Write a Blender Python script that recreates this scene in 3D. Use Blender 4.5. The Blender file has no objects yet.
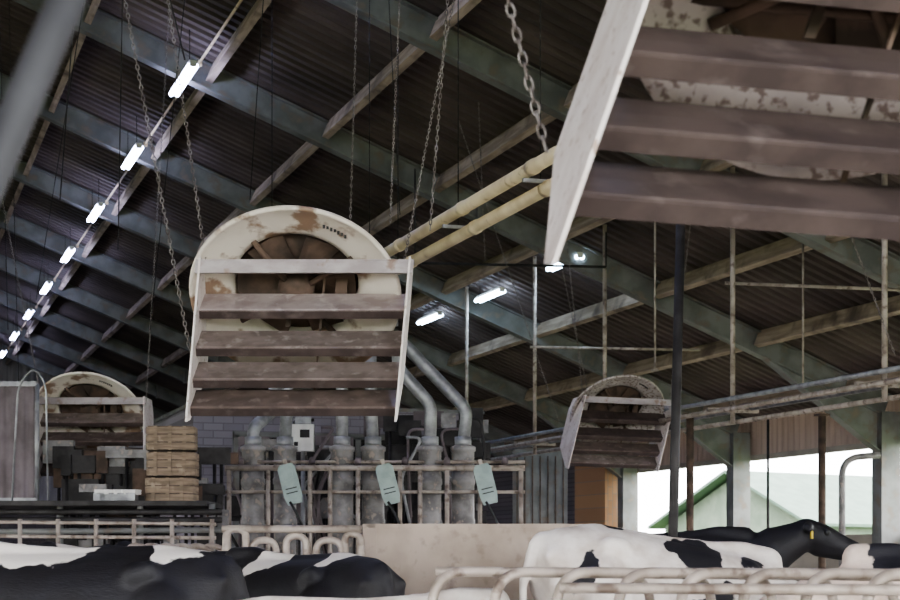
import bpy, math, random
from mathutils import Vector, Matrix
random.seed(7)
# ---------------------------------------------------------------- survey frame
# Barn: long axis = +Y, ridge parallel to Y.  Observer stands at X=0,Y=0, eye 1.35 m,
# looking 18.8 deg to the right of the barn axis.
F=1700.0; TH=math.atan(580/F); CH=1.35
sn,cs=math.sin(TH),math.cos(TH)
def S(u,v,d):
    """photo bearing (u,v) + measured depth in metres -> barn coordinates (metres)"""
    r=(u-450)/F*d; up=(555-v)/F*d
    return Vector((r*cs+d*sn,-r*sn+d*cs,CH+up))
XR=0.5; XE=15.7; SL=0.389
def rz(X):
    X=max(X,2*XR-X)
    return CH+8.54-SL*X
# ---------------------------------------------------------------- materials
def new_mat(name):
    m=bpy.data.materials.new(name); m.use_nodes=True
    nt=m.node_tree; b=nt.nodes['Principled BSDF']; return m,nt,b
def mat(name,c1,c2=None,scale=4,rough=.7,metal=0,bump=0.0,lo=.4,hi=.6,c3=None,scale3=15,lo3=.55,hi3=.62,stretch=None,detail=6):
    m,nt,b=new_mat(name); N=nt.nodes; L=nt.links
    b.inputs['Roughness'].default_value=rough; b.inputs['Metallic'].default_value=metal
    if c2 is None:
        c2=tuple(x*.7 for x in c1)
    tc=N.new('ShaderNodeTexCoord'); mp=N.new('ShaderNodeMapping')
    if stretch: mp.inputs['Scale'].default_value=stretch
    L.new(tc.outputs['Object'],mp.inputs['Vector'])
    n=N.new('ShaderNodeTexNoise'); n.inputs['Scale'].default_value=scale; n.inputs['Detail'].default_value=detail
    L.new(mp.outputs[0],n.inputs['Vector'])
    r=N.new('ShaderNodeValToRGB'); e=r.color_ramp.elements
    e[0].position=lo; e[0].color=(*c1,1); e[1].position=hi; e[1].color=(*c2,1)
    L.new(n.outputs['Fac'],r.inputs[0]); out=r.outputs[0]
    if c3:
        n3=N.new('ShaderNodeTexNoise'); n3.inputs['Scale'].default_value=scale3; n3.inputs['Detail'].default_value=8
        L.new(tc.outputs['Object'],n3.inputs['Vector'])
        mr=N.new('ShaderNodeMapRange'); mr.inputs[1].default_value=lo3; mr.inputs[2].default_value=hi3
        L.new(n3.outputs['Fac'],mr.inputs[0])
        mx=N.new('ShaderNodeMix'); mx.data_type='RGBA'
        L.new(mr.outputs[0],mx.inputs[0]); L.new(out,mx.inputs[6]); mx.inputs[7].default_value=(*c3,1)
        out=mx.outputs[2]
    L.new(out,b.inputs['Base Color'])
    if bump:
        bp=N.new('ShaderNodeBump'); bp.inputs['Strength'].default_value=bump; bp.inputs['Distance'].default_value=.01
        n2=N.new('ShaderNodeTexNoise'); n2.inputs['Scale'].default_value=scale*6
        L.new(tc.outputs['Object'],n2.inputs['Vector']); L.new(n2.outputs['Fac'],bp.inputs['Height'])
        L.new(bp.outputs[0],b.inputs['Normal'])
    return m
def emis(name,c,s):
    m,nt,b=new_mat(name); b.inputs['Base Color'].default_value=(*c,1)
    b.inputs['Emission Color'].default_value=(*c,1); b.inputs['Emission Strength'].default_value=s
    return m
def brick(name,a,b_,mortar,sc=1.0,rot=(math.radians(90),0,0)):
    m,nt,b=new_mat(name); N=nt.nodes; L=nt.links
    tc=N.new('ShaderNodeTexCoord'); mp=N.new('ShaderNodeMapping'); mp.inputs['Rotation'].default_value=rot
    t=N.new('ShaderNodeTexBrick'); t.inputs['Color1'].default_value=(*a,1); t.inputs['Color2'].default_value=(*b_,1)
    t.inputs['Mortar'].default_value=(*mortar,1); t.inputs['Scale'].default_value=sc
    t.inputs['Brick Width'].default_value=.3; t.inputs['Row Height'].default_value=.11; t.inputs['Mortar Size'].default_value=.008
    L.new(tc.outputs['Object'],mp.inputs[0]); L.new(mp.outputs[0],t.inputs['Vector']); L.new(t.outputs['Color'],b.inputs['Base Color'])
    b.inputs['Roughness'].default_value=.85
    return m
M_steel=mat('painted_steel_green_grey',(.225,.226,.218),(.145,.146,.141),2.5,.6,.1,c3=(.21,.175,.145),scale3=5,lo3=.54,hi3=.68)
M_timber=mat('purlin_timber',(.47,.375,.30),(.31,.24,.19),3,.8,stretch=(4,.4,4),c3=(.15,.115,.10),scale3=2,lo3=.52,hi3=.7)
M_sheet=mat('fibre_cement_sheet',(.150,.116,.108),(.086,.066,.062),1.0,.85,stretch=(.5,1.2,.5),lo=.3,hi=.7,c3=(.055,.042,.04),scale3=.6,lo3=.46,hi3=.7)
M_white=mat('dirty_white_enamel',(.76,.70,.62),(.62,.55,.47),3,.4,0,.05,.42,.7,c3=(.30,.20,.14),scale3=5,lo3=.53,hi3=.60)
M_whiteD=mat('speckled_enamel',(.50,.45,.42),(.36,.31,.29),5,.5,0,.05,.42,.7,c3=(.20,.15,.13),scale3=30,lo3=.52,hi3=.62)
M_plate=mat('white_side_plate',(.72,.66,.64),(.58,.50,.47),6,.5,0,.1,.4,.7,c3=(.38,.28,.23),scale3=30,lo3=.60,hi3=.66)
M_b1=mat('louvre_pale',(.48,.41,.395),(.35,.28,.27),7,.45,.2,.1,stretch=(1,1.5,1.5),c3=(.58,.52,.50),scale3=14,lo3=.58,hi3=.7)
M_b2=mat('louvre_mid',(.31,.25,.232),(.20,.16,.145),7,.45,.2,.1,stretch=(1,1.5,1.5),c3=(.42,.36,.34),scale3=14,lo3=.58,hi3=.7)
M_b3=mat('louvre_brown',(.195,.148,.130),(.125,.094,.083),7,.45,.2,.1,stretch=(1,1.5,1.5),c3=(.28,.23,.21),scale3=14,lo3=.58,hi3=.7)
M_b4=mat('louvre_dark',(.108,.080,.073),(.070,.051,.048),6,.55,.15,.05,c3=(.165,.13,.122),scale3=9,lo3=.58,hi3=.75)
M_bladeT=mat('top_flange',(.40,.36,.36),(.29,.25,.25),5,.5,.2,.1,stretch=(.8,2,2),c3=(.25,.18,.15),scale3=10,lo3=.58,hi3=.68)
M_dark=mat('dark_metal',(.05,.045,.045),(.025,.022,.022),6,.6,.3)
M_darkb=mat('brown_grime',(.13,.085,.062),(.06,.042,.032),6,.8)
M_galv=mat('galvanised',(.38,.38,.39),(.25,.25,.26),8,.45,.4)
M_pole=mat('grey_pole_paint',(.05,.05,.056),(.035,.035,.04),8,.6,.0)
M_chain=mat('chain_steel',(.30,.27,.26),(.18,.15,.14),20,.55,.4)
M_pipeb=mat('dirty_tube_beige',(.46,.395,.345),(.30,.25,.21),6,.5,.15,c3=(.18,.135,.11),scale3=12,lo3=.55,hi3=.68)
M_cream=mat('cream_pipe',(.80,.67,.46),(.64,.51,.34),3,.45,c3=(.45,.34,.22),scale3=6,lo3=.62,hi3=.7)
M_conc=mat('concrete_floor',(.52,.47,.42),(.40,.36,.32),.8,.85,0,.3)
M_part=mat('partition_concrete',(.47,.39,.325),(.36,.29,.235),2.5,.8,0,.15,c3=(.26,.205,.165),scale3=9,lo3=.56,hi3=.75)
M_grey=mat('feeder_grey',(.31,.295,.29),(.18,.17,.17),7,.55,.1,.1,c3=(.38,.32,.28),scale3=14,lo3=.56,hi3=.66)
M_teal=mat('teal_plastic',(.34,.42,.40),(.26,.33,.31),5,.45)
M_whitep=mat('white_plastic',(.8,.78,.75),(.65,.62,.6),5,.4)
M_blackp=mat('black_rubber',(.03,.03,.035),(.02,.02,.02),5,.5)
M_crate=mat('crate_wood',(.30,.225,.16),(.19,.14,.10),5,.75,stretch=(.8,.8,6),c3=(.38,.30,.22),scale3=7,lo3=.58,hi3=.7)
M_rust=mat('brown_purple_paint',(.19,.155,.165),(.12,.095,.10),3,.6,.1)
M_clad=mat('cladding_pale',(.48,.45,.48),(.36,.34,.37),1.5,.7,stretch=(6,6,.3))
M_clado=mat('cladding_pinkish',(.60,.47,.38),(.50,.38,.30),1.5,.7,stretch=(1,6,.3))
M_brickw=brick('brick_lilac',(.27,.25,.29),(.22,.20,.235),(.17,.155,.18))
M_bricko=brick('brick_orange',(.55,.33,.18),(.46,.27,.15),(.35,.28,.22),rot=(math.radians(90),0,math.radians(90)))
M_brickd=brick('brick_dark',(.22,.19,.20),(.17,.15,.16),(.10,.09,.09))
M_lowwall=mat('low_wall_render',(.45,.40,.33),(.34,.30,.25),1,.85)
M_tube=emis('fluorescent_tube',(.58,.64,1.0),48)
M_tube2=emis('fluorescent_tube_cool',(.58,.78,1.0),34)
M_grass=mat('grass',(.10,.16,.045),(.07,.11,.03),3,.9)
M_leaf=mat('hedge_leaves',(.09,.13,.05),(.04,.07,.025),5,.9,0,1.0)
M_shedroof=mat('shed_roof_green',(.10,.15,.115),(.075,.12,.09),2,.6)
M_shedwall=mat('shed_wall',(.16,.19,.15),(.12,.15,.115),2,.8)
M_yel=mat('yellow_tag',(.8,.6,.08),(.7,.5,.05),3,.5)
# ---------------------------------------------------------------- mesh builder
class MB:
    def __init__(s,name,mats):
        s.name=name; s.mats=mats; s.v=[];s.f=[];s.mi=[];s.sm=[]; s.M=Matrix.Identity(4)
    def add(s,vs,fs,m=0,smooth=False):
        o=len(s.v); s.v+= [s.M@Vector(p) for p in vs]
        for f in fs: s.f.append([i+o for i in f]); s.mi.append(m); s.sm.append(smooth)
    def box(s,c,size,m=0,R=None):
        x,y,z=[k/2 for k in size]; c=Vector(c)
        vs=[Vector(p) for p in [(-x,-y,-z),(x,-y,-z),(x,y,-z),(-x,y,-z),(-x,-y,z),(x,-y,z),(x,y,z),(-x,y,z)]]
        if R: vs=[R@p for p in vs]
        s.add([c+p for p in vs],[(0,3,2,1),(4,5,6,7),(0,1,5,4),(1,2,6,5),(2,3,7,6),(3,0,4,7)],m)
    def beam(s,a,b,w,h,m=0,up=(0,0,1),off=0):
        a=Vector(a);b=Vector(b);d=(b-a).normalized(); side=d.cross(Vector(up)).normalized(); u=side.cross(d)
        vs=[]
        for p in (a,b):
            for sx,sz in((-1,-1),(1,-1),(1,1),(-1,1)): vs.append(p+side*(sx*w/2)+u*(sz*h/2+off))
        s.add(vs,[(0,3,2,1),(4,5,6,7),(0,1,5,4),(1,2,6,5),(2,3,7,6),(3,0,4,7)],m)
    def ibeam(s,a,b,w,h,m=0):
        s.beam(a,b,w,.022,m,off=h/2); s.beam(a,b,w,.022,m,off=-h/2); s.beam(a,b,.02,h,m)
    def tube(s,pts,r,m=0,seg=8,closed=False):
        pts=[Vector(p) for p in pts]; n=len(pts)
        rs=r if isinstance(r,(list,tuple)) else [r]*n
        vs=[];prev=None
        for i,p in enumerate(pts):
            if closed: t=pts[(i+1)%n]-pts[i-1]
            else: t=pts[min(i+1,n-1)]-pts[max(i-1,0)]
            t.normalize()
            if prev is None:
                a=Vector((0,0,1)) if abs(t.z)<.9 else Vector((1,0,0)); u=t.cross(a).normalized()
            else: u=(prev-t*prev.dot(t)).normalized()
            prev=u; w=t.cross(u)
            for k in range(seg):
                an=2*math.pi*k/seg; vs.append(p+u*(math.cos(an)*rs[i])+w*(math.sin(an)*rs[i]))
        fs=[]
        for i in range(n if closed else n-1):
            j=(i+1)%n
            for k in range(seg):
                k2=(k+1)%seg; fs.append((i*seg+k,i*seg+k2,j*seg+k2,j*seg+k))
        if not closed:
            fs.append(tuple(range(seg))[::-1]); fs.append(tuple((n-1)*seg+k for k in range(seg)))
        s.add(vs,fs,m,True)
    def lathe(s,prof,T,m=0,seg=40,a0=0,a1=2*math.pi):
        vs=[];n=len(prof);full=abs(a1-a0-2*math.pi)<1e-4; ns=seg if full else seg+1
        for k in range(ns):
            an=a0+(a1-a0)*k/seg
            for (r,z) in prof: vs.append(T@Vector((r*math.cos(an),r*math.sin(an),z)))
        fs=[]
        for k in range(seg):
            k2=(k+1)%ns
            for i in range(n-1): fs.append((k*n+i,k2*n+i,k2*n+i+1,k*n+i+1))
        s.add(vs,fs,m,True)
    def prism(s,poly,off,m=0):
        off=Vector(off); n=len(poly); vs=[Vector(p) for p in poly]+[Vector(p)+off for p in poly]
        fs=[tuple(range(n))[::-1],tuple(range(n,2*n))]+[(i,(i+1)%n,(i+1)%n+n,i+n) for i in range(n)]
        s.add(vs,fs,m)
    def chain(s,a,b,m=0,pitch=.05,wire=.0055,wid=.016):
        a=Vector(a);b=Vector(b);L=(b-a).length;n=int(L/pitch);d=(b-a).normalized()
        x=d.cross(Vector((.3,1,.1))).normalized();y=d.cross(x)
        hl=pitch*.66
        for i in range(n):
            c=a+d*(i+.5)*pitch; u=x if i%2 else y
            pts=[]
            for k in range(8):
                an=2*math.pi*k/8; pts.append(c+u*(math.cos(an)*wid)+d*(math.sin(an)*(hl-.0)))
            s.tube(pts,wire,m,4,closed=True)
    def done(s):
        me=bpy.data.meshes.new(s.name); me.from_pydata([tuple(p) for p in s.v],[],s.f)
        for mm in s.mats: me.materials.append(mm)
        me.polygons.foreach_set('material_index',s.mi); me.polygons.foreach_set('use_smooth',s.sm); me.update()
        o=bpy.data.objects.new(s.name,me); bpy.context.collection.objects.link(o); return o
def fillet(pts,r,n=5):
    pts=[Vector(p) for p in pts]; out=[pts[0]]
    for i in range(1,len(pts)-1):
        p=pts[i]; a=(pts[i-1]-p); b=(pts[i+1]-p); rr=min(r,a.length*.49,b.length*.49)
        A=p+a.normalized()*rr;B=p+b.normalized()*rr
        for k in range(n+1):
            t=k/n; out.append(A*(1-t)**2+p*2*t*(1-t)+B*t*t)
    out.append(pts[-1]); return out
def to_roof(a,b,drop=.12):
    """extend line a->b up to the roof underside"""
    a=Vector(a);b=Vector(b);t=1.0
    while True:
        p=a+(b-a)*t
        if p.z>=rz(p.x)-drop or t>40: return p
        t+=.01
# ---------------------------------------------------------------- shell
Y0,Y1=-6.0,62.0
def roof_sheet():
    b=MB('ceiling',[M_sheet]); vs=[];fs=[]
    xs=[-15.2,XR,16.2]
    # trapezoidal ribbed sheeting, ribs running down the slope
    ys=[];p=.26; y=Y0
    while y<Y1: ys+=[(y,.045),(y+.07,.045),(y+.11,-.045),(y+.22,-.045)]; y+=p
    for (y,dz) in ys:
        for X in xs: vs.append((X,y,rz(X)+.26+dz))
    for i in range(len(ys)-1):
        for j in range(2): a=i*3+j; fs.append((a,a+1,a+4,a+3))
    b.add(vs,fs,0,False); b.done()
roof_sheet()
b=MB('floor',[M_conc]); b.box((XR,(Y0+Y1)/2,-.05),(31,Y1-Y0,.1)); b.done()
b=MB('ground',[M_grass]); b.add([(-90,-60,-.11),(160,-60,-.11),(160,140,-.11),(-90,140,-.11)],[(0,1,2,3)]); b.done()
# roof purlins
b=MB('roof_purlins',[M_timber])
ang=math.atan(SL)
for X in (1.2,2.9,4.6,6.3,8.0,9.8,11.6,13.35,15.0):
    for sgn in (1,-1):
        XX=X if sgn==1 else 2*XR-X
        z=rz(XX)+.08
        b.beam((XX,Y0,z),(XX,Y1,z),.10,.25,0,up=(SL*sgn,0,1))
b.done()
frameY=[23.96+5*k for k in range(-5,8)]
for y in frameY:
    b=MB('steel_portal_frame',[M_steel])
    for sg in (1,-1):
        fx=(lambda X: X) if sg==1 else (lambda X: 2*XR-X)
        b.ibeam((fx(XR),y,rz(XR)),(fx(XE),y,rz(XE)),.2,.34)
        # column
        b.beam((fx(XE),y,0),(fx(XE),y,rz(XE)-.1),.36,.02,0,up=(0,1,0),off=.13)
        b.beam((fx(XE),y,0),(fx(XE),y,rz(XE)-.1),.36,.02,0,up=(0,1,0),off=-.13)
        b.beam((fx(XE),y,0),(fx(XE),y,rz(XE)-.1),.02,.26,0,up=(0,1,0))
        b.box((fx(XE-.17),y,(rz(XE)-.1)/2),(.02,.26,rz(XE)-.1)); b.box((fx(XE+.17),y,(rz(XE)-.1)/2),(.02,.26,rz(XE)-.1))
        b.box((fx(XE),y,.03),(.5,.4,.05))
        # haunch
        p=[(fx(XE-.1),y-.012,rz(XE)-.1),(fx(XE-2.3),y-.012,rz(XE-2.3)-.17),(fx(XE-.17),y-.012,rz(XE)-.75)]
        b.prism(p,(0,.024,0)); b.beam(p[1],p[2],.2,.022,0)
        # splice plate
        b.box((fx(8.6),y,rz(8.6)-.02),(.05,.26,.42))
    b.done()
# side walls
for sg,nm in ((1,'wall_right'),(-1,'wall_left')):
    fx=(lambda X: X) if sg==1 else (lambda X: 2*XR-X)
    b=MB(nm,[M_lowwall,M_clado,M_brickd])
    b.box((fx(15.97),(Y0+36)/2,.85 if sg==1 else .45),(.12,36-Y0,1.7 if sg==1 else .9),0)
    if sg==1:
        n=int((36-Y0)/.05); vs=[];fs=[]
        for i in range(n+1):
            yy=Y0+(36-Y0)*i/n; dx=.02*math.cos(2*math.pi*i/4)
            vs+=[(fx(15.97)+dx,yy,3.2),(fx(15.97)+dx,yy,rz(15.95)+.22)]
        for i in range(n): fs.append((2*i,2*i+1,2*i+3,2*i+2))
        b.add(vs,fs,1,True)
        b.box((fx(15.97),(Y0+36)/2,3.2),(.1,36-Y0,.1),0)
    b.box((fx(15.97),(Y1+36)/2,(rz(15.95)+.15)/2),(.12,Y1-36,rz(15.95)+.15),2)
    b.done()
b=MB('brick_pier',[M_bricko]); b.box((15.58,35.2,1.75),(.5,1.7,3.5)); b.box((15.58,35.2,.1),(.56,1.8,.2)); b.box((15.58,35.2,3.52),(.54,1.76,.06)); b.done()
b=MB('wall_back',[M_clad,M_brickd])
n=int(30.6/.06); vs=[];fs=[]
for i in range(n+1):
    X=-14.8+30.6*i/n; dy=.03*math.cos(2*math.pi*i/4); vs+=[(X,Y1-.1+dy,3.0),(X,Y1-.1+dy,rz(X)+.22)]
for i in range(n): fs.append((2*i,2*i+1,2*i+3,2*i+2))
b.add(vs,fs,0,True); b.box((XR,Y1-.1,1.5),(30.8,.2,3.0),1); b.done()
# unseen gable behind the observer, added to cut high sky light; open below
b=MB('unseen_front_sky_block',[M_clad,M_steel])
n=int(30.6/.06); vs=[];fs=[]
for i in range(n+1):
    X=-14.8+30.6*i/n; dy=.03*math.cos(2*math.pi*i/4); vs+=[(X,Y0+.05+dy,5.2),(X,Y0+.05+dy,rz(X)+.22 if rz(X)+.22>5.2 else 5.2)]
for i in range(n): fs.append((2*i,2*i+1,2*i+3,2*i+2))
b.add(vs,fs,0,True)
b.box((XR,Y0+.08,5.2),(23,.16,.2),1)
for X in (-10.8,-5,6,11.8): b.box((X,Y0+.08,2.6),(.2,.16,5.2),1)
b.done()
# parlour room
b=MB('milking_parlour_building',[M_brickw,M_dark,M_steel,M_galv])
b.box((6.75,28.9,1.78),(4.5,8,3.55),0); b.box((6.75,28.9,3.57),(4.6,8.1,.05),2)
b.box((7.0,24.88,1.55),(3.7,.06,3.1),1); 
for X in (5.13,7.0,8.87): b.box((X,24.86,1.55),(.08,.1,3.16),2)
b.box((7.0,24.86,3.14),(3.82,.1,.08),2)
b.done()
# ---------------------------------------------------------------- lights
def lamp(p,L=1.5,m=M_tube,watt=35):
    b=MB('fluorescent_light',[M_whitep,m,M_dark]); p=Vector(p)
    b.box(p+Vector((0,0,.035)),(.10,L,.04),0)
    b.box(p+Vector((0,L/2,.0)),(.10,.04,.07),0); b.box(p+Vector((0,-L/2,.0)),(.10,.04,.07),0)
    for dx in (-.04,.04): b.tube([p+Vector((dx,-L/2,-.02)),p+Vector((dx,L/2,-.02))],.036,1,8)
    for dy in (-.5,.5):
        b.tube([p+Vector((0,dy,.05)),(p.x,p.y+dy,rz(p.x)+.2)],.006,2,5)
    b.done()
for k in range(-5,8):
    lamp((4.11,23.5+4.85*k,CH+6.6))
for u,v in ((565,262),(490,295),(430,318)):
    d=1700*10.26/(.946*(u+130)); q=S(u,v,d); lamp((10.26,q.y,q.z),1.2,M_tube2)
# conduit along the lamp row
b=MB('electrical_conduit',[M_cream]); b.tube([(4.42,Y0+.3,CH+6.98),(4.42,Y1-.3,CH+6.98)],.022,0,6)
for y in frameY: b.box((4.42,y,CH+6.96),(.06,.1,.08))
b.done()
# ---------------------------------------------------------------- fans
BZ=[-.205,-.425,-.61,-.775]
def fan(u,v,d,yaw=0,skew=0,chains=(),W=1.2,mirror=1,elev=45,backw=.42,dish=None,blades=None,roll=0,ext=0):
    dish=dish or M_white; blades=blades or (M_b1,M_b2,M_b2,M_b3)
    o=S(u,v,d); b=MB('ventilation_fan',[dish,M_plate,M_b3,M_bladeT,M_darkb,M_dark,M_chain,M_galv]+list(blades)+[M_b4])
    base=Matrix.Translation(o)@Matrix.Rotation(-TH+yaw,4,'Z')@Matrix.Rotation(roll,4,'Y')
    sh=Matrix.Identity(4); sh[0][2]=skew    # louvre cassette hangs askew
    # bell mouth --------------------------------------------------
    R=W*.505
    D=Matrix.Translation((-.075,.08,-.14))@Matrix.Rotation(math.radians(-(90-elev)),4,'X')
    b.M=base
    prof=[(R*.60,.19),(R*.62,.10),(R*.68,.075),(R*.78,.055),(R*.90,.03),(R*.965,.008),(R*.99,.0),(R*1.01,-.012),(R*1.035,-.004),(R*1.04,.012),(R*1.0,.035),(R*.88,.07),(R*.75,.10),(R*.65,.13),(R*.63,.19),(R*.60,.19)]
    b.lathe(prof,D,0,64)
    # housing back plate + motor, hub, guard, blades
    b.lathe([(0,.185),(R*.61,.185),(R*.61,.20),(0,.20)],D,4,40)
    b.lathe([(0,.0),(.09,.01),(.11,.04),(.11,.19),(.08,.21),(0,.21)],D,4,20)
    for k in range(6):
        an=k*math.pi/3
        Rk=Matrix.Rotation(an,4,'Z')
        pts=[(.09,-.06,.10),(.09,.06,.16),(R*.58,.12,.15),(R*.58,-.11,.09)]
        vs=[D@(Rk@Vector(p)) for p in pts]; nrm=D.to_3x3()@Vector((0,0,.008))
        b.prism(vs,nrm,4)
    for k in range(4):
        an=k*math.pi/2+math.pi/4+.2
        b.tube([D@Vector((.1*math.cos(an),.1*math.sin(an),.05)),D@Vector((R*.68*math.cos(an),R*.68*math.sin(an),.07))],.018,4,8)
    # cast label on the rim
    for k in range(7):
        an=math.radians(-90+22+k*2.6); rr=R*.84
        b.box(D@Vector((rr*math.cos(an),rr*math.sin(an),.036)),(.014,.004,.018 if k%2 else .026),5)
    # louvre cassette ---------------------------------------------
    b.M=base@sh
    hw=W/2
    for sx in (-1,1):
        x=sx*hw
        poly=[(x,-.20,.05),(x,backw-.1,.05),(x,backw,-.10),(x,backw,-.58),(x,-.05,-.88-ext),(x,-.17,-.90-ext)]
        b.prism(poly,(sx*.012,0,0),1)
    # top flange
    b.box((0,-.18,-.01),(W+.06,.03,.065),3); b.box((0,-.14,.03),(W+.06,.10,.012),3)
    for k in range(9): b.lathe([(0,-.012),(.012,-.012),(.012,0)],Matrix.Translation((-hw+.06+k*(W-.12)/8,-.196,-.01))@Matrix.Rotation(math.radians(90),4,'X'),7,8)
    # blades: folded slats. sloping dusty upper face, lip turned down and back
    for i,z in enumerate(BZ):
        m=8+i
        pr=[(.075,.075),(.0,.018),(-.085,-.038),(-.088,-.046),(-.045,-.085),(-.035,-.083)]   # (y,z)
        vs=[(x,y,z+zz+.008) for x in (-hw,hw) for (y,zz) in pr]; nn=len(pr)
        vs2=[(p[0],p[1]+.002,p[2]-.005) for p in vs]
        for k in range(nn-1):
            mm=m if k<3 else 12  # lip material darkened, underside shade put into its colour
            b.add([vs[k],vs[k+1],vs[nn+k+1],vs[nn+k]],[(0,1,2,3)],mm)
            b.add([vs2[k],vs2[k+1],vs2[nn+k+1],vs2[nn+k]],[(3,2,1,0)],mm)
    # rear cross bars, linkage
    b.tube([(-hw,.25,-.2),(hw,.25,-.2)],.014,4,6); b.tube([(-hw,.12,-.70),(hw,.12,-.70)],.012,4,6)
    b.box((.1*mirror,.09,-.40),(.012,.02,.75),4); b.box((-.1*mirror,.15,-.16),(.03,.02,.3),4); b.box((.2*mirror,.15,-.13),(.07,.06,.26),4)
    b.M=Matrix.Identity(4)
    for (a1,a2,wid) in chains:
        A=S(*a1);B=S(*a2); b.chain(A,to_roof(A,B),6,pitch=.05*wid,wire=.0055*wid,wid=.016*wid)
    return b.done()
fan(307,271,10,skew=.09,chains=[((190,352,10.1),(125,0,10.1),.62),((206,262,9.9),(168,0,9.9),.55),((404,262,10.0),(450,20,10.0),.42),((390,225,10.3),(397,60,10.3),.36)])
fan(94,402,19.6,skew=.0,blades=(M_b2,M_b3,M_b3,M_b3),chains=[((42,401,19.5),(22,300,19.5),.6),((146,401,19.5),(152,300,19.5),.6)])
fan(908,-94,4.3,yaw=.15,roll=.045,skew=.30,ext=.10,chains=[((546,150,4.75),(508,0,4.75),.7),((1130,-80,4.4),(1150,-200,4.4),.8)],backw=.48,dish=M_whiteD,blades=(M_b4,M_b4,M_b4,M_b4))  # near fan: its shade is put into the darker louvre material
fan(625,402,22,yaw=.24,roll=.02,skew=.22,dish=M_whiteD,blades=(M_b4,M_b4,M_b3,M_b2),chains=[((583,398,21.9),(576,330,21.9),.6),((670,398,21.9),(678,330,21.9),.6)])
# ---------------------------------------------------------------- cream pipes
b=MB('cream_ventilation_pipe',[M_cream,M_galv,M_dark])
for k,(rat,XX) in enumerate(((.618,5.0),(.572,5.12))):
    zz=CH+rat*XX
    b.tube([(XX,12.1,zz),(XX,18.4,zz)],.056,0,14)
    for y in (12.6,14.3,16.2): b.tube([(XX,y-.05,zz),(XX,y+.05,zz)],.064,0,14)
for y in (12.6,14.6,17.5):
    b.box((5.06,y,CH+2.98),(.3,.03,.03),1); b.tube([(5.06,y,CH+2.98),(5.06,y,rz(5.06)+.2)],.005,2,6)
b.done()
# ---------------------------------------------------------------- suspended rails at X=10
b=MB('suspended_pipe_rails',[M_pipeb,M_galv,M_rust])
mz=CH+1.8
for (dx,dz,mm) in ((0,0,0),(.25,.0,1),(-.3,-.06,0),(.1,-.16,0),(-.15,.09,1)):
    b.tube([(10+dx,8.0,mz+dz),(10+dx,32.5,mz+dz)],.03,mm,8)
for u in (467,535,605,733,885):
    d=1700*10/(.946*(u+130)); q=S(u,400,d)
    b.tube([(10,q.y,mz-.2),(10,q.y,rz(10)+.1)],.032,0,8)
    b.box((10,q.y,mz-.03),(.7,.05,.05),0)
q1=S(725,283,20.9);q2=S(905,290,20.9)
b.tube([q1,q2],.022,0,6); 
q1=S(530,347,27);q2=S(700,350,27); b.tube([q1,q2],.022,0,6)
b.done()
b=MB('suspended_tie_rod',[M_dark])
q1=S(415,263,24.4);q2=S(606,267,24.4); b.tube([q1,q2],.02,0,6); b.tube([q1,to_roof(q1,q1+Vector((0,0,.5)))],.012,0,6); b.tube([q2,to_roof(q2,q2+Vector((0,0,.5)))],.012,0,6)
b.done()
b=MB('hanger_rods',[M_pipeb])
for (u,v,d) in ((655,370,22),(803,385,22)):
    q=S(u,v,d); b.tube([q,(q.x,q.y,rz(q.x)+.1)],.014,0,6); b.box(q,(.08,.08,.03))
b.done()
# leaning dark post
b=MB('steel_tube_post',[M_dark]); B=S(681,205,12)
dirv=(S(680,238,12)-S(673,530,12)); base_=S(673,530,12)-dirv*((S(673,530,12).z)/dirv.z)
b.tube([base_,B],.034,0,12); b.lathe([(0,0),(.1,0),(.1,.015),(0,.015)],Matrix.Translation(base_),0,16); b.done()
for (u,d,r,mt) in ((690,22,.05,M_darkb),(822,24,.055,M_darkb),(768,25,.02,M_dark)):
    b=MB('timber_post' if r>.03 else 'thin_steel_post',[mt]); q=S(u,555,d); q.z=0
    t=q.copy(); t.z=CH+(555-415)/F*d
    b.tube([q,t],r,0,8); b.box(q+Vector((0,0,.02)),(r*4,r*4,.04)); b.box(t,(r*3,r*3,.03)); b.done()
# hanging cords & chains, various
for (u1,v1,u2,v2,d) in ((350,230,355,60,15),(430,230,446,20,11),(485,260,478,90,22),(560,425,535,350,22),(588,392,575,330,24),(895,355,862,265,15)):
    b=MB('hanging_chain',[M_chain]); A=S(u1,v1,d);B=S(u2,v2,d); b.chain(A,to_roof(A,B),0,pitch=.034,wire=.0034,wid=.008); b.done()
b=MB('hanging_cords',[M_dark,M_whitep])
for (u1,v1,u2,v2,d) in ((20,440,14,200,22),(36,300,60,150,18),(8,330,2,100,20),(150,330,172,120,18),(118,250,122,20,13),(60,200,75,0,12),(185,60,170,0,9),(250,200,262,20,16),(400,215,392,60,16)):
    A=S(u1,v1,d);B=S(u2,v2,d); b.tube([A,to_roof(A,B,-.1)],.005,0,5)
b.done()
# out of focus pole close to the observer
b=MB('sloping_steel_pole',[M_pole]); A=S(-22,205,2.0);B=S(75,-20,2.0)
dv=B-A; base2=A-dv*(A.z/dv.z); b.tube([base2,B+dv*2.2],.022,0,16); b.lathe([(0,0),(.1,0),(.1,.02),(0,.02)],Matrix.Translation(base2),0,16)
b.done()
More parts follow.
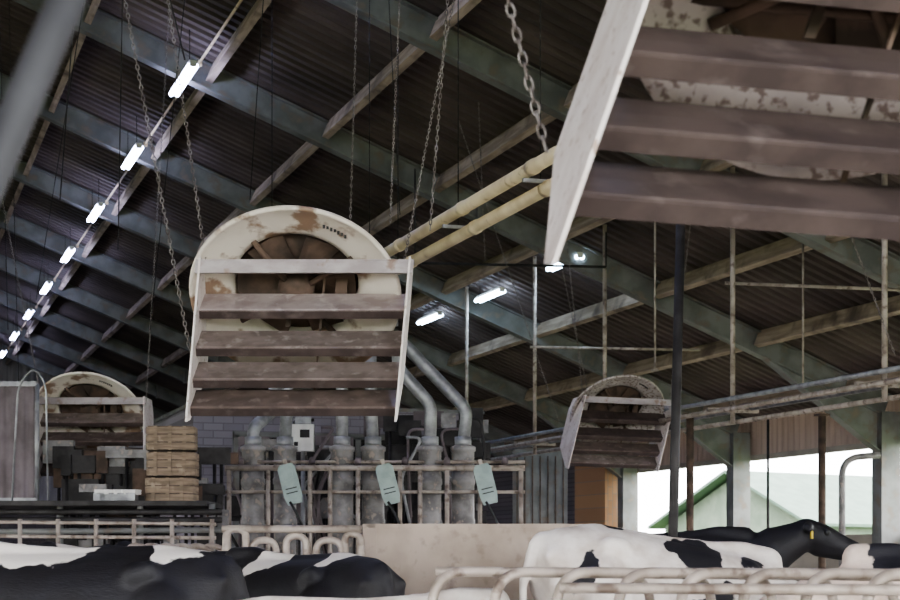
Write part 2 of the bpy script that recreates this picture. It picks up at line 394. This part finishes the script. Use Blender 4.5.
# ---------------------------------------------------------------- concentrate feeders
def feeder(u,d,bend=None):
    b=MB('feed_dispenser_column',[M_grey,M_galv,M_dark,M_pipeb]); q=S(u,447,d); top=q.z; T=Matrix.Translation((q.x,q.y,0))
    r=.135
    b.lathe([(0,.02),(r*1.3,.02),(r*1.3,.12),(r,.16),(r,top-.95),(r*1.07,top-.93),(r*1.07,top-.87),(r,top-.85),(r,top-.45),(r*1.07,top-.44),(r*1.07,top-.38),(r,top-.37),(r,top-.06),(r*1.12,top-.05),(r*1.12,top),(r*.6,top+.03),(0,top+.03)],T,0,24)
    c=Vector((q.x,q.y,top))
    pts=[c]+[S(*p) for p in bend]
    b.tube(fillet(pts,.10,6),.075,1,12)
    b.lathe([(.0,.0),(.1,.0),(.1,.12),(0,.12)],Matrix.Translation(c),1,16)
    return b.done()
feeder(253,20,[(253,428,20),(272,412,20.3),(280,335,20.3)])
feeder(285,20.3,[(287,400,20.3),(287,335,20.3)])
feeder(342,20,[(342,400,20),(342,335,20)])
feeder(373,20.2,[(371,400,20.2),(370,335,20.2)])
feeder(430,20,[(431,405,20),(398,368,20),(398,335,20)])
feeder(463,20.2,[(467,410,20.2),(405,345,20.2),(394,335,20.2)])
b=MB('feed_auger_duct',[M_galv,M_dark]); A=S(272,318,20.2);B=S(398,318,20.2); b.tube([A,B],.10,0,14)
for p in (A,B): b.tube([p,(p.x,p.y,rz(p.x)+.2)],.006,1,6)
b.done()
# feeder stall rails
b=MB('feed_stall_frame',[M_pipeb,M_rust])
for v in (468,492):
    b.tube([S(225,v,19.6),S(525,v,19.6)],.035 if v==468 else .02,0,8)
b.tube([S(225,462,19.9),S(525,462,19.9)],.02,0,8)
for u in (229,268,310,330,358,400,420,447,480,521):
    q=S(u,466,19.6); b.tube([(q.x,q.y,0),q],.028,0,8)
for u in (240,312,358,405,447,505):
    q=S(u,460,19.6); b.tube([q,S(u,468,20.1)],.04,1,8)
b.done()
def handset(u,v,d):
    b=MB('teal_control_handset',[M_teal,M_blackp,M_pipeb]); c=S(u,v,d)
    b.M=Matrix.Translation(c)@Matrix.Rotation(-TH,4,'Z')@Matrix.Rotation(math.radians(-14),4,'Y')
    w,h=.10,.23
    b.prism([(-w*.8,0,-h),(w*.8,0,-h),(w,0,-h*.6),(w,0,h*.8),(w*.7,0,h),(-w*.7,0,h),(-w,0,h*.8),(-w,0,-h*.6)],(0,.10,0),0)
    b.box((0,-.01,.1),(.11,.02,.07),0); b.box((0,.0,-.05),(.13,.012,.012),1); b.box((0,.0,-.1),(.13,.012,.012),1)
    b.box((0,.06,h),(.04,.04,.12),2)
    b.M=Matrix.Identity(4)
    b.tube(fillet([c+Vector((0,0,-.2)),S(u+6,v+28,d),S(u+13,v+42,d),S(u+16,v+75,d)],.2,4),.016,1,6)
    b.done()
handset(290,484,19.2);handset(388,484,19.2);handset(486,484,19.2)
b=MB('electrical_control_box',[M_whitep,M_dark,M_galv])
c=S(303,438,21.5); RR=Matrix.Rotation(-TH,3,'Z')
b.box(c,(.28,.16,.34),0,RR); b.box(c+RR@Vector((.03,-.09,.05)),(.12,.02,.1),1,RR); b.box(c+RR@Vector((-.08,-.09,-.08)),(.05,.02,.05),1,RR)
b.box(c+RR@Vector((0,.02,.22)),(.2,.1,.08),2,RR); b.tube([(c.x,c.y,0),c],.03,2,8)
b.done()
b=MB('milking_machinery',[M_dark,M_grey,M_galv,M_rust,M_whitep])
rnd=random.Random(3)
for i in range(84):
    u=rnd.uniform(238,482);v=rnd.uniform(416,535); c=S(u,v,rnd.uniform(22.2,23.4)); sz=(rnd.uniform(.1,.45),rnd.uniform(.1,.3),rnd.uniform(.08,.4))
    m=rnd.choice((0,0,0,1,3,0)); b.box(c,sz,m,RR)
    b.tube([(c.x,c.y,0),c],.02,m,6)
for i in range(24):
    u=rnd.uniform(238,478);v=rnd.uniform(414,520);d=rnd.uniform(21.5,22)
    b.tube(fillet([S(u,v,d),S(u+rnd.uniform(-30,30),v,d),S(u+rnd.uniform(-30,30),v+40,d),S(u+rnd.uniform(-20,20),570,d)],.15,4),.022,rnd.choice((0,2,2,3)),6)
b.done()
# ---------------------------------------------------------------- left background
b=MB('storage_platform',[M_dark,M_steel])
A=S(-30,505,18);B=S(215,505,18); 
for v in (512,520): b.tube([S(-30,v,17.4),S(222,v,17.4)],.03,0,8)
b.tube([S(-30,532,17.4),S(222,530,17.4)],.03,1,8)
b.beam(A,B,1.3,.05,0)
for u in (-20,60,140,212):
    for d in (17.5,18.5):
        q=S(u,505,d); q.z=A.z; b.tube([(q.x,q.y,0),q],.035,1,8)
b.done()
# stack of slatted crates with rounded corners
b=MB('stacked_wooden_crates',[M_crate,M_darkb]); q=S(172,505,18); base=q+Vector((0,0,.028))
for lay in range(3):
    b.M=Matrix.Translation(base+Vector((.01*(lay%2),0,.27*lay)))@Matrix.Rotation(-TH+.06*(lay-1),4,'Z')
    w,dp,h=.52,.42,.255
    def rr_(w,dp,z,r=.09):
        out=[]
        for cx,cy,a0 in ((w/2-r,dp/2-r,0),(-w/2+r,dp/2-r,90),(-w/2+r,-dp/2+r,180),(w/2-r,-dp/2+r,270)):
            for k in range(5):
                a=math.radians(a0+k*22.5); out.append((cx+r*math.cos(a),cy+r*math.sin(a),z))
        return out
    b.prism(rr_(w*.94,dp*.94,0),(0,0,h),1)
    for s in range(3):
        b.prism(rr_(w,dp,.008+s*.083),(0,0,.072),0)
    for x in (-.15,.0,.15): b.box((x,-dp/2-.008,h/2),(.035,.014,h),0)
b.M=Matrix.Identity(4)
b.done()
# ribbed sheet panel standing on the platform
b=MB('corrugated_screen_panel',[M_rust,M_galv]); A=S(-32,500,18.3);B=S(37,500,18.3); z0=A.z-.0+.0; n=28; vs=[];fs=[]
zt=S(0,384,18.3).z; zb=S(0,505,18).z+.03
for i in range(n+1):
    p=A.lerp(B,i/n)+RR@Vector((0,.018*math.cos(i*math.pi/2),0)); vs+=[(p.x,p.y,zb),(p.x,p.y,zt)]
for i in range(n): fs.append((2*i,2*i+1,2*i+3,2*i+2))
b.add(vs,fs,0,True)
for zz in (zb+.03,zt): b.beam((A.x,A.y,zz),(B.x,B.y,zz),.05,.05,1)
for p in (A,B): b.tube([(p.x,p.y,zb),(p.x,p.y,zt)],.025,1,8)
b.done()
def bent(name,pts,r,m,fr=.3,seg=8):
    b=MB(name,[m]); b.tube(fillet(pts,fr,8),r,0,seg); return b.done()
bent('white_bent_pipe',[S(12,502,17.8),S(18,385,17.8),S(34,366,17.8),S(46,384,17.8),S(48,502,17.8)],.011,M_galv,.15)
bent('vent_pipe',[S(842,610,25)*1,S(842,458,25),S(880,455,25)],.05,M_grey,.5)
b=MB('white_plastic_crates',[M_whitep,M_galv])
for i in range(5):
    c=S(102+i*7,497,17.8); b.box(c+Vector((0,0,.05)),(.12,.2,.05),0,RR@Matrix.Rotation(.3*i,3,'Z')); b.box(c+Vector((0,0,.0)),(.14,.2,.08),1,RR)
b.done()
b=MB('shelf_equipment',[M_dark,M_grey,M_steel,M_darkb])
rnd=random.Random(11)
for i in range(56):
    u=rnd.uniform(48,222); v=rnd.uniform(450,503) if i%3 else rnd.uniform(520,545); c=S(u,v,rnd.uniform(18.75,18.98))
    b.box(c,(rnd.uniform(.1,.5),.1,rnd.uniform(.08,.3)),rnd.choice((0,0,1,3,0)),RR); b.tube([(c.x,c.y,0),c],.02,0,6)
b.done()
# stall railing below the left fan
b=MB('stall_railing',[M_pipeb])
for v in (522,536): b.tube([S(-20,v,16.6),S(216,v+2,16.6)],.018,0,8)
for u in (-15,20,58,96,134,172,212):
    q=S(u,519,16.6); b.tube([(q.x,q.y,0),q],.022,0,8)
b.done()
# grey door block right of the parlour
b=MB('grey_sliding_door',[M_steel,M_clad,M_darkb]); c=S(540,490,31); 
b.box((c.x,c.y,1.65),(1.0,.1,3.3),0,RR); 
for k in range(7): b.box(Vector((c.x,c.y,1.6))+RR@Vector((-.42+k*.14,-.06,0)),(.02,.03,3.1),2,RR)
b.box((c.x,c.y,3.35),(1.3,.14,.1),2,RR)
b.done()
# ---------------------------------------------------------------- partition and cubicles
b=MB('concrete_partition_wall',[M_part]); A=S(366,524,12.6);B=S(600,527,12.6); A.z=B.z=1.56/2
b.beam(A,B,.10,1.56,0); 
A2=A.copy();B2=B.copy();A2.z=B2.z=1.565; b.beam(A2,B2,.13,.03,0)
q=S(370,524,12.6); b.box((q.x,q.y,.79),(.1,.13,1.58),0,RR)
b.done()
b=MB('cubicle_divider_rails',[M_pipeb])
d=12.2
b.tube([S(222,529,d),S(362,529,d)],.028,0,8)
for (u0,u1,v0) in ((226,246,529),(252,276,540),(286,306,536),(316,342,540),(345,361,534)):
    p=[S(u0,555,d),S(u0,v0,d),S(u1,v0,d),S(u1,555,d)]
    p[0].z=0;p[3].z=0
    b.tube(fillet(p,.09,6),.027,0,8)
for k in range(6):
    u=128+k*15; dd=13+.4*k; p=[S(u,546,dd),S(u+16,546,dd),S(u+34,562,dd)]; e=p[-1].copy(); e.z=0; 
    b.tube(fillet([Vector((p[0].x,p[0].y,0)),p[0],p[1],p[2],e],.12,5),.026,0,8)
b.done()
b=MB('cubicle_dividers',[M_pipeb])
for k in range(8):
    u=432+k*62; d=6.9-.12*k
    a=S(u,578,d); a0=a.copy(); a0.z=0
    fwd=RR@Vector((1.0,.55,0)); 
    top=Vector((a.x,a.y,1.285+.0*k)); 
    e=top+fwd*.95+Vector((0,0,-.02)); e0=e.copy(); e0.z=0
    b.tube(fillet([a0,top,e,e0],.16,8),.021,0,10)
b.tube([S(436,571,7.25),S(905,577,6.9)],.018,0,8)
b.tube([S(560,588,6.2),S(905,590,6.0)],.02,0,8)
b.done()
# ---------------------------------------------------------------- cows
def cow_mat(name,base,patch,blobs):
    m,nt,b=new_mat(name); N=nt.nodes;L=nt.links
    b.inputs['Roughness'].default_value=.6
    tc=N.new('ShaderNodeTexCoord'); n=N.new('ShaderNodeTexNoise'); n.inputs['Scale'].default_value=3.2; n.inputs['Detail'].default_value=5
    L.new(tc.outputs['Object'],n.inputs['Vector'])
    sub=N.new('ShaderNodeVectorMath');sub.operation='SUBTRACT';L.new(n.outputs['Color'],sub.inputs[0]);sub.inputs[1].default_value=(.5,.5,.5)
    sc=N.new('ShaderNodeVectorMath');sc.operation='SCALE';sc.inputs['Scale'].default_value=.45;L.new(sub.outputs[0],sc.inputs[0])
    ad=N.new('ShaderNodeVectorMath');ad.operation='ADD';L.new(tc.outputs['Object'],ad.inputs[0]);L.new(sc.outputs[0],ad.inputs[1])
    prev=None
    for (x,y,z,r) in blobs:
        dn=N.new('ShaderNodeVectorMath');dn.operation='DISTANCE';L.new(ad.outputs[0],dn.inputs[0]);dn.inputs[1].default_value=(x,y,z)
        mr=N.new('ShaderNodeMapRange');mr.inputs[1].default_value=r;mr.inputs[2].default_value=r-.012;L.new(dn.outputs['Value'],mr.inputs[0])
        if prev is None: prev=mr.outputs[0]
        else:
            mx=N.new('ShaderNodeMath');mx.operation='MAXIMUM';L.new(prev,mx.inputs[0]);L.new(mr.outputs[0],mx.inputs[1]);prev=mx.outputs[0]
    n2=N.new('ShaderNodeTexNoise');n2.inputs['Scale'].default_value=6;n2.inputs['Detail'].default_value=10;L.new(tc.outputs['Object'],n2.inputs['Vector'])
    r=N.new('ShaderNodeValToRGB');r.color_ramp.elements[0].position=.38;r.color_ramp.elements[0].color=(*base,1)
    r.color_ramp.elements[1].position=.72;r.color_ramp.elements[1].color=(base[0]*.66,base[1]*.6,base[2]*.55,1);L.new(n2.outputs['Fac'],r.inputs[0])
    mix=N.new('ShaderNodeMix');mix.data_type='RGBA'
    if prev: L.new(prev,mix.inputs[0])
    else: mix.inputs[0].default_value=0
    L.new(r.outputs[0],mix.inputs[6]);mix.inputs[7].default_value=(*patch,1);L.new(mix.outputs[2],b.inputs['Base Color'])
    bp=N.new('ShaderNodeBump');bp.inputs['Strength'].default_value=.4;bp.inputs['Distance'].default_value=.006
    mp=N.new('ShaderNodeMapping');mp.inputs['Scale'].default_value=(.35,1,1);L.new(tc.outputs['Object'],mp.inputs[0])
    n3=N.new('ShaderNodeTexNoise');n3.inputs['Scale'].default_value=90;n3.inputs['Detail'].default_value=4;L.new(mp.outputs[0],n3.inputs['Vector']);L.new(n3.outputs['Fac'],bp.inputs['Height']);L.new(bp.outputs[0],b.inputs['Normal'])
    return m
WH=(.84,.78,.73);BK=(.016,.015,.02)
def cow(u,d,yaw,sc,head,m,tag=True,slope=0):
    """yaw: heading relative to the observer's right-hand direction; slope: rump-high topline"""
    b=MB('holstein_cow',[m])
    def chain(pts):
        for i,(x,y,z,r) in enumerate(pts):
            b.lathe([(0.0001,-r)]+[(r*math.cos(t),r*math.sin(t)) for t in [(-1.2+.4*k) for k in range(7)]]+[(0.0001,r)],Matrix.Translation((x,y,z)),0,14)
        for i in range(len(pts)-1):
            A=pts[i];B=pts[i+1]
            b.tube([A[:3],B[:3]],[A[3],B[3]],0,14)
    # trunk loft
    rings=[(-.90,1.22,.07,.10),(-.86,1.18,.19,.20),(-.74,1.13,.26,.31),(-.55,1.09,.30,.36),(-.35,1.05,.33,.385),(-.05,1.00,.37,.425),(.25,.99,.365,.435),(.48,1.02,.31,.41),(.66,1.07,.25,.36),(.80,1.13,.19,.28),(.88,1.17,.11,.17)]
    vs=[];seg=24
    for (x,zc,w,h) in rings:
        for k in range(seg):
            an=2*math.pi*k/seg; cx=math.cos(an);sz=math.sin(an)
            e=.85 if sz>0 else 1.0
            yy=w*math.copysign(abs(cx)**.9,cx)*(1-.12*max(sz,0)); vs.append((x,yy,zc+h*math.copysign(abs(sz)**e,sz)))
    fs=[]
    for i in range(len(rings)-1):
        for k in range(seg): k2=(k+1)%seg; fs.append((i*seg+k,(i+1)*seg+k,(i+1)*seg+k2,i*seg+k2))
    fs.append(tuple(range(seg))); fs.append(tuple((len(rings)-1)*seg+k for k in range(seg))[::-1])
    b.add(vs,fs,0,True)
    # spine, hooks, pins, withers
    chain([(-.86,0,1.37,.045),(-.5,0,1.43,.045),(0,0,1.415,.04),(.35,0,1.43,.05),(.55,0,1.46,.055),(.75,0,1.42,.09)])
    for s in (-1,1):
        chain([(-.5,s*.25,1.33,.06),(-.42,s*.22,1.3,.08)]); chain([(-.85,s*.14,1.27,.05),(-.7,s*.16,1.25,.08)])
        chain([(.5,s*.17,1.30,.09),(.55,s*.22,1.0,.13),(.54,s*.19,.78,.085),(.57,s*.18,.46,.058),(.56,s*.18,.42,.055),(.56,s*.18,.14,.04),(.60,s*.18,.06,.055)])
        chain([(-.55,s*.18,1.1,.2),(-.42,s*.22,.80,.14),(-.60,s*.21,.62,.08),(-.73,s*.20,.52,.06),(-.66,s*.20,.16,.042),(-.61,s*.20,.06,.055)])
    chain([(-.35,0,.68,.17),(-.5,0,.66,.16)])
    chain([(-.89,0,1.33,.045),(-.97,0,1.1,.03),(-.97,0,.75,.022),(-.97,0,.55,.05),(-.97,0,.42,.02)])
    # neck + head
    px,pz,hx,hz=head  # poll and muzzle position
    chain([(.72,0,1.12,.25),((.72+px)/2,0,(1.16+pz)/2,.18),(px-.04,0,pz-.06,.125)])
    dx,dz=hx-px,hz-pz
    chain([(px,0,pz-.03,.115),(px+dx*.3,0,pz+dz*.3-.02,.115),(px+dx*.65,0,pz+dz*.65-.01,.085),(px+dx*.9,0,pz+dz*.9,.075),(hx,0,hz,.07)])
    chain([(px+dx*.2,0,pz+dz*.2-.10,.08),(px+dx*.85,0,pz+dz*.85-.04,.055)])
    for s in (-1,1):
        chain([(px+.0,s*.09,pz+.0,.035),(px-.03,s*.17,pz+.015,.045),(px-.05,s*.24,pz+.0,.04),(px-.06,s*.28,pz-.01,.018)])
        chain([(px+dx*.28,s*.075,pz+dz*.28+.02,.05),(px+dx*.36,s*.07,pz+dz*.36+.02,.04)])
        chain([(hx+.01,s*.045,hz+.02,.035),(hx-.02,s*.05,hz,.04)])
    if slope:
        for p in b.v:
            k=min(1,max(0,(p.z-.4)/.6)); p.z-= slope*max(-.35,p.x)*k
    o=b.done()
    rm=o.modifiers.new('merge','REMESH'); rm.mode='VOXEL'; rm.voxel_size=.022; rm.use_smooth_shade=True
    sm=o.modifiers.new('smooth','SMOOTH'); sm.factor=.5; sm.iterations=5
    q=S(u,555,d); o.location=(q.x,q.y,0); o.scale=(sc,)*3; o.rotation_euler=(0,0,-TH+math.radians(yaw))
    e=MB('eyes',[M_blackp,M_yel])
    for s in (-1,1):
        T=Matrix.Translation((px+dx*.3,s*.115,pz+dz*.3+.03)); r=.026
        e.lathe([(0.0001,-r)]+[(r*math.cos(t),r*math.sin(t)) for t in (-1,-.5,0,.5,1)]+[(0.0001,r)],T,0,12)
        if tag: e.box((px-.015,s*.21,pz-.05),(.012,.05,.06),1)
    if slope:
        for p in e.v:
            k=min(1,max(0,(p.z-.4)/.6)); p.z-= slope*max(-.35,p.x)*k
    eo=e.done(); eo.parent=o
    return o
H_up=(1.24,1.49,1.68,1.29); H_low=(1.25,1.12,1.50,.72); H_mid=(1.3,1.30,1.68,1.02)
c_main=cow_mat('hide_main',WH,BK,[(-.72,-.28,1.22,.13),(.10,-.22,1.33,.19),(.52,-.22,1.22,.13),(-.38,.05,1.56,.07),(1.4,0,1.0,.35),(.2,-.3,.8,.3)])
cow(665,10.9,20,1.015,H_low,c_main,slope=.17)
c_black=cow_mat('hide_black',BK,WH,[(1.5,0,1.55,.03),(-.2,0,.5,.3),(.6,0,.2,.3)])
cow(648,13.8,3,1.05,H_up,c_black)
c_bw=cow_mat('hide_black_white',BK,WH,[(-.60,-.1,1.40,.24),(.15,.0,1.46,.28),(.1,0,.5,.3),(.7,.2,1.3,.2),(-.9,0,.6,.3)])
cow(75,8.8,172,.955,H_mid,c_bw)
cow(-10,11,165,.97,H_mid,cow_mat('hide_b2',WH,BK,[(-.2,0,1.3,.35),(.8,0,1.3,.4),(-.6,0,.9,.3)]))
cow(300,10.2,130,.93,H_mid,cow_mat('hide_b3',BK,WH,[(-.45,-.05,1.42,.22),(.2,.1,1.42,.20),(0,0,.5,.3)]))
cow(175,11.6,150,.94,H_mid,c_black)
cow(360,7.4,10,.80,H_low,cow_mat('hide_b4',WH,BK,[(-.3,0,.9,.2)]),False)
cow(945,12.5,185,.925,H_low,c_black)
cow(985,9.5,175,.94,H_low,cow_mat('hide_b5',(.74,.62,.54),BK,[(-.5,0,1.0,.25),(.5,0,1.4,.2)]))
cow(25,13.9,-35,.93,H_up,c_black)
cow(-70,14.2,-20,.93,H_up,c_bw)
# ---------------------------------------------------------------- outside
b=MB('farm_shed',[M_shedwall,M_shedroof,M_dark]); c=S(822,555,62); c.z=0; b.M=Matrix.Translation(c)@Matrix.Rotation(.3,4,'Z')
b.box((0,0,1.2),(9,7,2.4),0); b.prism([(-5,-3.9,2.3),(5,-3.9,2.3),(5,0,4.2),(-5,0,4.2)],(0,0,.1),1); b.prism([(-5,3.9,2.3),(-5,0,4.2),(5,0,4.2),(5,3.9,2.3)],(0,0,.1),1)
b.prism([(-4.5,-3.5,2.4),(-4.5,3.5,2.4),(-4.5,0,4.1)],(.1,0,0),0); b.prism([(4.4,-3.5,2.4),(4.4,3.5,2.4),(4.4,0,4.1)],(.1,0,0),0)
b.box((-1,-3.52,1.0),(1.0,.06,2.0),2); b.box((2,-3.52,1.4),(1.2,.06,.8),2); b.done()
b=MB('hedge',[M_leaf]); rnd=random.Random(5)
A=Vector((25,18,0));B=Vector((24,70,0)); n=160
vs=[];fs=[]
for i in range(n+1):
    p=A.lerp(B,i/n); hh=1.75+.12*math.sin(i*.7)+rnd.uniform(-.08,.08)
    for k in range(9):
        an=math.pi*k/8; r=1+.10*rnd.uniform(-1,1); vs.append((p.x+.9*r*math.cos(an),p.y,-.11+hh*r*math.sin(an)))
for i in range(n):
    for k in range(8): a=i*9+k; fs.append((a,a+9,a+10,a+1))
b.add(vs,fs,0,True); b.done()
# ---------------------------------------------------------------- daylight
w=bpy.data.worlds.new('overcast'); bpy.context.scene.world=w; w.use_nodes=True
bg=w.node_tree.nodes['Background']; bg.inputs[0].default_value=(.97,.985,1,1); bg.inputs[1].default_value=11
try: bpy.context.scene.view_settings.look='AgX - Medium High Contrast'
except Exception: pass
# ---------------------------------------------------------------- camera
cd=bpy.data.cameras.new('camera'); cam=bpy.data.objects.new('camera',cd); bpy.context.collection.objects.link(cam)
cd.sensor_width=36; cd.lens=F/900*36; cd.shift_y=255/900; cam.location=(0,0,CH); cam.rotation_euler=(math.radians(90),0,-TH)
cd.clip_end=500; cd.dof.use_dof=True; cd.dof.focus_distance=12; cd.dof.aperture_fstop=5.6
bpy.context.scene.camera=cam
